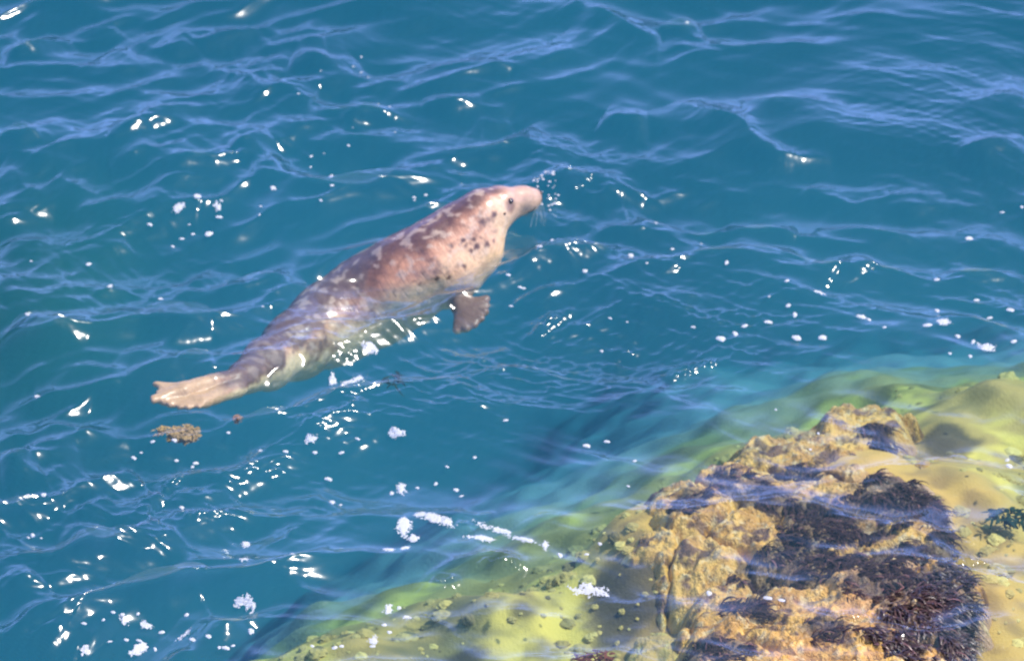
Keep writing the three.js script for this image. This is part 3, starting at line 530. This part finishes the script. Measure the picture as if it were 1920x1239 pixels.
  for (const s of [1, -1]) {
    const dir = Rt.clone().multiplyScalar(s).addScaledVector(U, 0.75).addScaledVector(F, 0.25).normalize(), p = onSkin(H(0.03, 0.02, 0.02 * s), dir);
    const eye = part('eye', new THREE.SphereGeometry(0.0135, 20, 14), dark, body); eye.position.copy(p).addScaledVector(dir, -0.004); eye.scale.set(1.15, 1, 1);
    const np = onSkin(H(L - 0.01, 0.012, 0.010 * s), F.clone().addScaledVector(U, 0.5).normalize());
    const nost = part('nostril', new THREE.SphereGeometry(0.008, 12, 8), matt, body); nost.position.copy(np); nost.scale.set(0.8, 1.2, 0.7);
    const ed = Rt.clone().multiplyScalar(s).addScaledVector(U, 0.3).normalize(), ep = onSkin(H(-0.01, 0.0, 0.03 * s), ed);
    const ear = part('ear_hole', new THREE.SphereGeometry(0.006, 10, 8), matt, body); ear.position.copy(ep);
    const ws = [];
    for (let i = 0; i < 5; i++) {
      const a = onSkin(H(L - 0.045 + (i % 4) * 0.01, -0.018 - (i >> 2) * 0.012, 0.03 * s), Rt.clone().multiplyScalar(s)), out = Rt.clone().multiplyScalar(s * (0.55 + 0.1 * i)).addScaledVector(F, -0.75 + 0.16 * i).addScaledVector(U, -0.5 + 0.05 * i);
      const m = a.clone().addScaledVector(out, 0.05), en = a.clone().addScaledVector(out, 0.085).addScaledVector(U, -0.03);
      ws.push(new THREE.TubeGeometry(new THREE.CatmullRomCurve3([a, m, en]), 8, 0.0004, 4));
    }
    part('whiskers', mergeGeometries(ws), whisk, body);
  }
  const mouth = []; for (const s of [1, -1]) for (let i = 0; i <= 8; i++) { const t = i / 8; mouth.push([s, onSkin(H(L - 0.008 - t * 0.085, -0.040 - 0.004 * t, 0.02 * s * (0.3 + t)), Rt.clone().multiplyScalar(s))]); }
  const line = [...mouth.filter((q) => q[0] > 0).reverse(), ...mouth.filter((q) => q[0] < 0)].map((q) => q[1]);
  part('mouth_line', new THREE.TubeGeometry(new THREE.CatmullRomCurve3(line), 40, 0.0028, 5), matt, body);
  tag(seal, 'grey seal with spotted tan coat swimming at the surface, head raised', 'seal');
}

// ------------------------------------------------------------------ foam
const foamMat = new THREE.MeshStandardMaterial({ color: new THREE.Color().setRGB(0.60, 0.60, 0.61), roughness: 0.85, transparent: true, opacity: 0.78 });
function foamGeo(px, py, a, b, tilt, rough, thick, s) {     // a domed raft of froth that follows the water; its base at the middle
  const c = at(px, py, 0); const hC = sea(c.x, c.z), c2 = at(px, py, hC + 0.004), nA = 40, rings = [0, 0.3, 0.6, 0.8, 0.92, 1], pos = [], idx = [];
  const ca = Math.cos(tilt), sa = Math.sin(tilt);
  rings.forEach((q, ri) => { for (let i = 0; i < (ri ? nA : 1); i++) {
    const t = i / nA * 6.2832, w = 1 + rough * (0.9 * N(Math.cos(t) * 1.4 + s, Math.sin(t) * 1.4, 1) + 0.6 * N(Math.cos(t) * 4 + s, Math.sin(t) * 4, 2)), u = a * q * w * Math.cos(t), v = b * q * w * Math.sin(t);
    const x = (u * ca - v * sa) * PX, z = (u * sa + v * ca) * PX / Math.sin(PITCH), y = sea(c2.x + x, c2.z + z) - hC;
    pos.push(x, y + thick * (Math.sqrt(1 - q * q) * (1 + 0.8 * N(x * 60 + s, z * 60, 3)) - 0.25), z);
  } });
  for (let i = 0; i < nA; i++) idx.push(0, 1 + (i + 1) % nA, 1 + i);
  for (let r = 1; r < rings.length - 1; r++) for (let i = 0; i < nA; i++) { const p = 1 + (r - 1) * nA, q = 1 + r * nA, j = (i + 1) % nA; idx.push(p + i, p + j, q + i, p + j, q + j, q + i); }
  return [geoFrom(pos, idx), V(c2.x, hC, c2.z)];
}
function foamPatch(label, px, py, a, b, tilt, rough = 0.5, thick = 0.008) {     // a lacy film of froth that rides on the water
  a *= 0.85; b *= 0.8;
  const c0 = at(px, py, 0), hC = sea(c0.x, c0.z), c = at(px, py, hC), ca = Math.cos(tilt), sa = Math.sin(tilt), D = 0.0030, R = (a + b) * 1.5 * PX, Rz = R, n = Math.ceil(R / D);
  const pos = [], idx = [], id = new Map(), field = (x, z) => {
    const u0 = x / PX, v0 = z / PX * Math.sin(PITCH), u = (u0 * ca + v0 * sa) / a, v = (v0 * ca - u0 * sa) / b, X = x + px, Z = z + py;
    return 1 - Math.hypot(u, v) + rough * (1.0 * N(X * 26, Z * 20, 1) + 0.9 * N(X * 60, Z * 50, 2)) + 0.6 * N(X * 140, Z * 120, 3);
  };
  const vert = (i, j) => { const k = i * 10000 + j; if (!id.has(k)) { const x = i * D, z = j * D, f = field(x, z); id.set(k, pos.length / 3); pos.push(x, sea(c.x + x, c.z + z) - hC - 0.0025 + thick * 0.5 * sm(-0.15, 0.6, f) * (1 + 0.4 * N(x * 170, z * 170, px)), z); } return id.get(k); };
  for (let j = -n; j < n; j++) for (let i = -n; i < n; i++) if (field((i + 0.5) * D, (j + 0.5) * D) > 0) { const p = vert(i, j), q = vert(i + 1, j), r = vert(i, j + 1), t = vert(i + 1, j + 1); idx.push(p, r, q, q, r, t); }
  const m = new THREE.Mesh(geoFrom(pos, idx), foamMat);
  m.name = numbered('foam_patch'); m.position.set(c.x, hC, c.z); scene.add(shadows(m)); tag(m, label, 'foam');
}
foamPatch('long white foam streak, the largest, right of centre at the lower edge of deep water', 812, 970, 40, 8, 0.28);
foamPatch('ragged white foam patch below the left end of the longest foam streak', 758, 985, 15, 20, 0.3, 0.55);
foamPatch('short white foam scrap hanging under the ragged foam patch', 774, 1010, 8, 12, 0.3, 0.7);
foamPatch('hook shaped white foam scrap above the longest foam streak', 752, 912, 9, 14, -0.5, 0.5);
foamPatch('small flat white foam bar left of and below the ragged foam patch', 728, 1033, 12, 5, 0.05);
foamPatch('small white foam bar just right of the lowest foam bar', 758, 1028, 8, 4, -0.1);
foamPatch('thin foam tail trailing right from the longest foam streak', 930, 992, 34, 6, 0.25, 0.6, 0.005);
foamPatch('wide foam smear under the thin foam tail', 900, 1007, 30, 5, 0.1, 0.6, 0.004);
foamPatch('foam fleck row at the right end of the foam smear', 978, 1010, 30, 5, 0.3, 0.6, 0.005);
foamPatch('upright white foam scrap right of the foam fleck row', 1022, 1024, 6, 13, 0.1, 0.6);
foamPatch('bright oval foam blob far right above the shallow shelf', 1769, 607, 15, 8, 0.15, 0.4);
foamPatch('ragged foam patch far right just above the green shelf', 1850, 648, 18, 8, 0.2, 0.5);
foamPatch('flat oval foam blob in the right half of the open water', 1538, 552, 11, 5, 0.05, 0.3);
foamPatch('oval foam blob left of the bright oval foam blob', 1616, 594, 11, 5, 0.15, 0.3);
foamPatch('pair shaped foam blob at the upper left above the seal back', 369, 368, 9, 6, 0.1, 0.3);
foamPatch('tilted foam scrap beside the round foam blobs at upper left', 334, 384, 13, 6, -0.4, 0.5);
foamPatch('round foam blob right of the tilted foam scrap', 407, 381, 8, 6, 0.1, 0.3);
foamPatch('white foam scrap on the water over the seal belly', 694, 633, 17, 6, 0.1, 0.5);
foamPatch('shield shaped foam scrap right behind the seal tail', 622, 713, 7, 10, 0.2, 0.6);
foamPatch('feathery foam streak behind the seal tail', 658, 713, 24, 6, -0.35, 0.55);
foamPatch('white foam bar in the waves below the seal belly', 742, 812, 18, 6, 0.05, 0.7);
foamPatch('foam blob on the crest below the seal tail', 583, 803, 11, 6, -0.15, 0.7);
foamPatch('bent foam streak near the bottom edge at left', 258, 1218, 18, 8, -0.5, 0.55);
foamPatch('long foam bar near the bottom edge at left', 345, 1188, 15, 6, -0.5, 0.6);
foamPatch('flat oval foam blob above the bottom edge at left', 273, 1173, 13, 5, 0.05, 0.4);
foamPatch('oval foam blob above the flat oval foam blob at lower left', 233, 1166, 9, 6, 0.15, 0.3);
foamPatch('foam blob at the lower end of the glitter trail at lower left', 466, 1107, 10, 12, -0.5, 0.7);
foamPatch('white foam bar under the glitter trail at lower left', 448, 1133, 10, 5, -0.15, 0.6);
foamPatch('foam blob in the middle of the glitter trail at lower left', 455, 1055, 10, 5, 0.1, 0.6);
foamPatch('narrow foam blob at the top of the glitter trail at lower left', 461, 1016, 7, 9, -0.4, 0.6);
foamPatch('white foam blob at the edge of the shallow shelf at bottom centre', 727, 1140, 9, 11, 0.1, 0.7);
foamPatch('small oval foam blob below right of the shelf edge foam blob', 763, 1157, 8, 5, 0.1, 0.4);
foamPatch('foam blob near the bottom edge over the green shelf', 700, 1200, 8, 7, -0.4, 0.5);
foamPatch('oval foam blob cut by the left side of the bottom edge', 158, 1218, 10, 5, 0.05, 0.4);
foamPatch('pale foam streak in shallow water left of the reef', 1105, 1105, 34, 9, 0.1, 0.7, 0.004);
function fleckWhere(x, y) {
  const w = y < 345 && x < 1000 ? 'in the blue waves above the seal' : x < 560 && y < 760 ? 'on the water left of the seal' : x > 1600 && y < 700 ? 'among the right hand waves above the green shelf' : x > 1000 && y < 720 ? 'on the water right of the seal' : x > 1050 && y > 720 ? 'over or beside the shallow reef'
    : x < 560 && y > 1090 ? 'near the lower left corner' : x < 560 ? 'on the waves below the seal tail' : y > 1120 ? 'at the left edge of the shallow shelf' : 'between the seal and the long foam streak';
  return ['small white foam fleck ' + w, 'small foam flecks ' + w];
}
{ // small flecks: one raft shape, cloned, each sunk to the water where it drifts
  const W = [[662, 126, 3], [677, 135, 3], [677, 109, 3], [690, 142, 2], [730, 199, 3], [709, 195, 2], [601, 132, 2], [559, 176, 3], [740, 249, 3], [661, 234, 2], [653, 269, 4], [583, 298, 4], [582, 313, 3], [607, 291, 2], [511, 344, 6], [515, 351, 3], [621, 340, 6], [622, 350, 4], [601, 373, 4], [798, 360, 5], [776, 367, 5], [777, 377, 3], [410, 408, 6], [414, 374, 4], [488, 388, 3], [486, 402, 3], [354, 428, 3], [361, 440, 4], [340, 451, 5], [323, 462, 5], [280, 423, 6], [391, 444, 9], [165, 495, 7], [205, 531, 5], [300, 560, 5], [50, 590, 6], [57, 490, 3], [68, 738, 6], [492, 576, 3], [1011, 471, 5], [1035, 470, 4], [1097, 497, 7], [1183, 479, 7], [1261, 468, 5], [1363, 487, 6], [1230, 407, 5], [1315, 455, 3], [1213, 500, 3], [1479, 562, 7], [1476, 531, 6], [1443, 551, 4], [1491, 588, 7], [1441, 603, 7], [1397, 614, 6], [1352, 635, 9], [1379, 626, 6], [1543, 630, 10], [1494, 630, 11], [1757, 527, 7], [1818, 447, 7], [1880, 400, 5], [1917, 391, 4], [1758, 583, 6], [1740, 614, 8], [1797, 627, 6], [1826, 636, 6], [1902, 643, 6], [1895, 582, 9], [1857, 593, 6], [1832, 563, 5], [1782, 660, 6], [1820, 668, 6], [1659, 620, 4], [1630, 600, 4], [1300, 611, 5], [1128, 661, 5], [1144, 597, 4], [1176, 604, 3], [958, 578, 4], [953, 513, 5], [975, 515, 5], [982, 517, 4], [1100, 836, 7], [1138, 831, 6], [1190, 862, 5], [1178, 912, 4], [948, 787, 5], [890, 860, 4], [838, 880, 4], [817, 907, 5], [855, 917, 6], [865, 928, 4], [782, 911, 5], [734, 920, 6], [622, 937, 6], [638, 941, 4], [615, 897, 8], [670, 825, 5], [640, 858, 6], [590, 858, 6], [535, 848, 5], [487, 845, 5], [428, 833, 5], [327, 852, 7], [330, 866, 5], [250, 863, 6], [264, 861, 4], [286, 848, 5], [366, 862, 5], [360, 867, 4], [340, 952, 5], [51, 941, 5], [81, 934, 6], [60, 1000, 5], [52, 1010, 4], [76, 1012, 3], [548, 1044, 4], [348, 1106, 6], [211, 1148, 6], [229, 1155, 5], [258, 1155, 5], [156, 1163, 6], [193, 1160, 5], [302, 1184, 7], [360, 1200, 7], [390, 1190, 6], [422, 1200, 7], [436, 1208, 5], [470, 1182, 8], [410, 1200, 5], [205, 1205, 4], [236, 1203, 6], [260, 1205, 6], [290, 1216, 5], [153, 1230, 4], [730, 1185, 5], [720, 1174, 5], [748, 1140, 5], [698, 1213, 5], [640, 1212, 5], [627, 1215, 6], [585, 1212, 5], [1100, 1040, 5], [1050, 1043, 6], [1125, 1020, 5], [1455, 770, 3], [1440, 1122, 8], [1466, 1126, 6], [1330, 1112, 6], [1535, 812, 4], [1520, 842, 4], [1893, 880, 7], [1890, 862, 6], [953, 388, 0], [1047, 345, 3], [1035, 360, 4], [1042, 376, 3]];
  const [g0] = foamGeo(1300, 300, 10, 8, 0.2, 0.35, 0.014, 4), proto = new THREE.Mesh(g0, foamMat); shadows(proto);
  seed = 99;
  for (const [x, y, r] of W) {
    if (!r) continue;
    const o = proto.clone(), c = at(x, y, 0), c2 = at(x, y, sea(c.x, c.z));
    o.name = numbered('foam_fleck'); o.position.set(c2.x, sea(c2.x, c2.z) + 0.002, c2.z); o.rotation.y = rnd() * 6.28; o.scale.set(r / 10 * rr(0.6, 0.95), Math.max(0.12, r / 28), r / 10 * rr(0.45, 0.8)); scene.add(o);
    const [l, gr] = fleckWhere(x, y); tag(o, l, 'foam', gr);
  }
}
{ // splash where the nose meets the water: droplets and froth
  seed = 4242; const gs = [], c = at(1024, 372, 0.0);
  for (let i = 0; i < 42; i++) { const t = rnd() * 6.283, q = Math.sqrt(rnd()), p = at(1024 + 26 * q * Math.cos(t), 368 + 24 * q * Math.sin(t), 0), s = new THREE.IcosahedronGeometry(rr(0.002, 0.0055), 1); s.scale(1.3, 0.7, 1.3); s.translate(p.x - c.x, sea(p.x, p.z) - c.y + rr(0, 0.012), p.z - c.z); gs.push(s); }
  const m = new THREE.Mesh(mergeGeometries(gs), foamMat); m.name = 'nose_splash'; m.position.copy(c); scene.add(shadows(m));
  tag(m, 'spray of white droplets on the water in front of the seal nose', 'splash');
}

renderer.render(scene, camera);
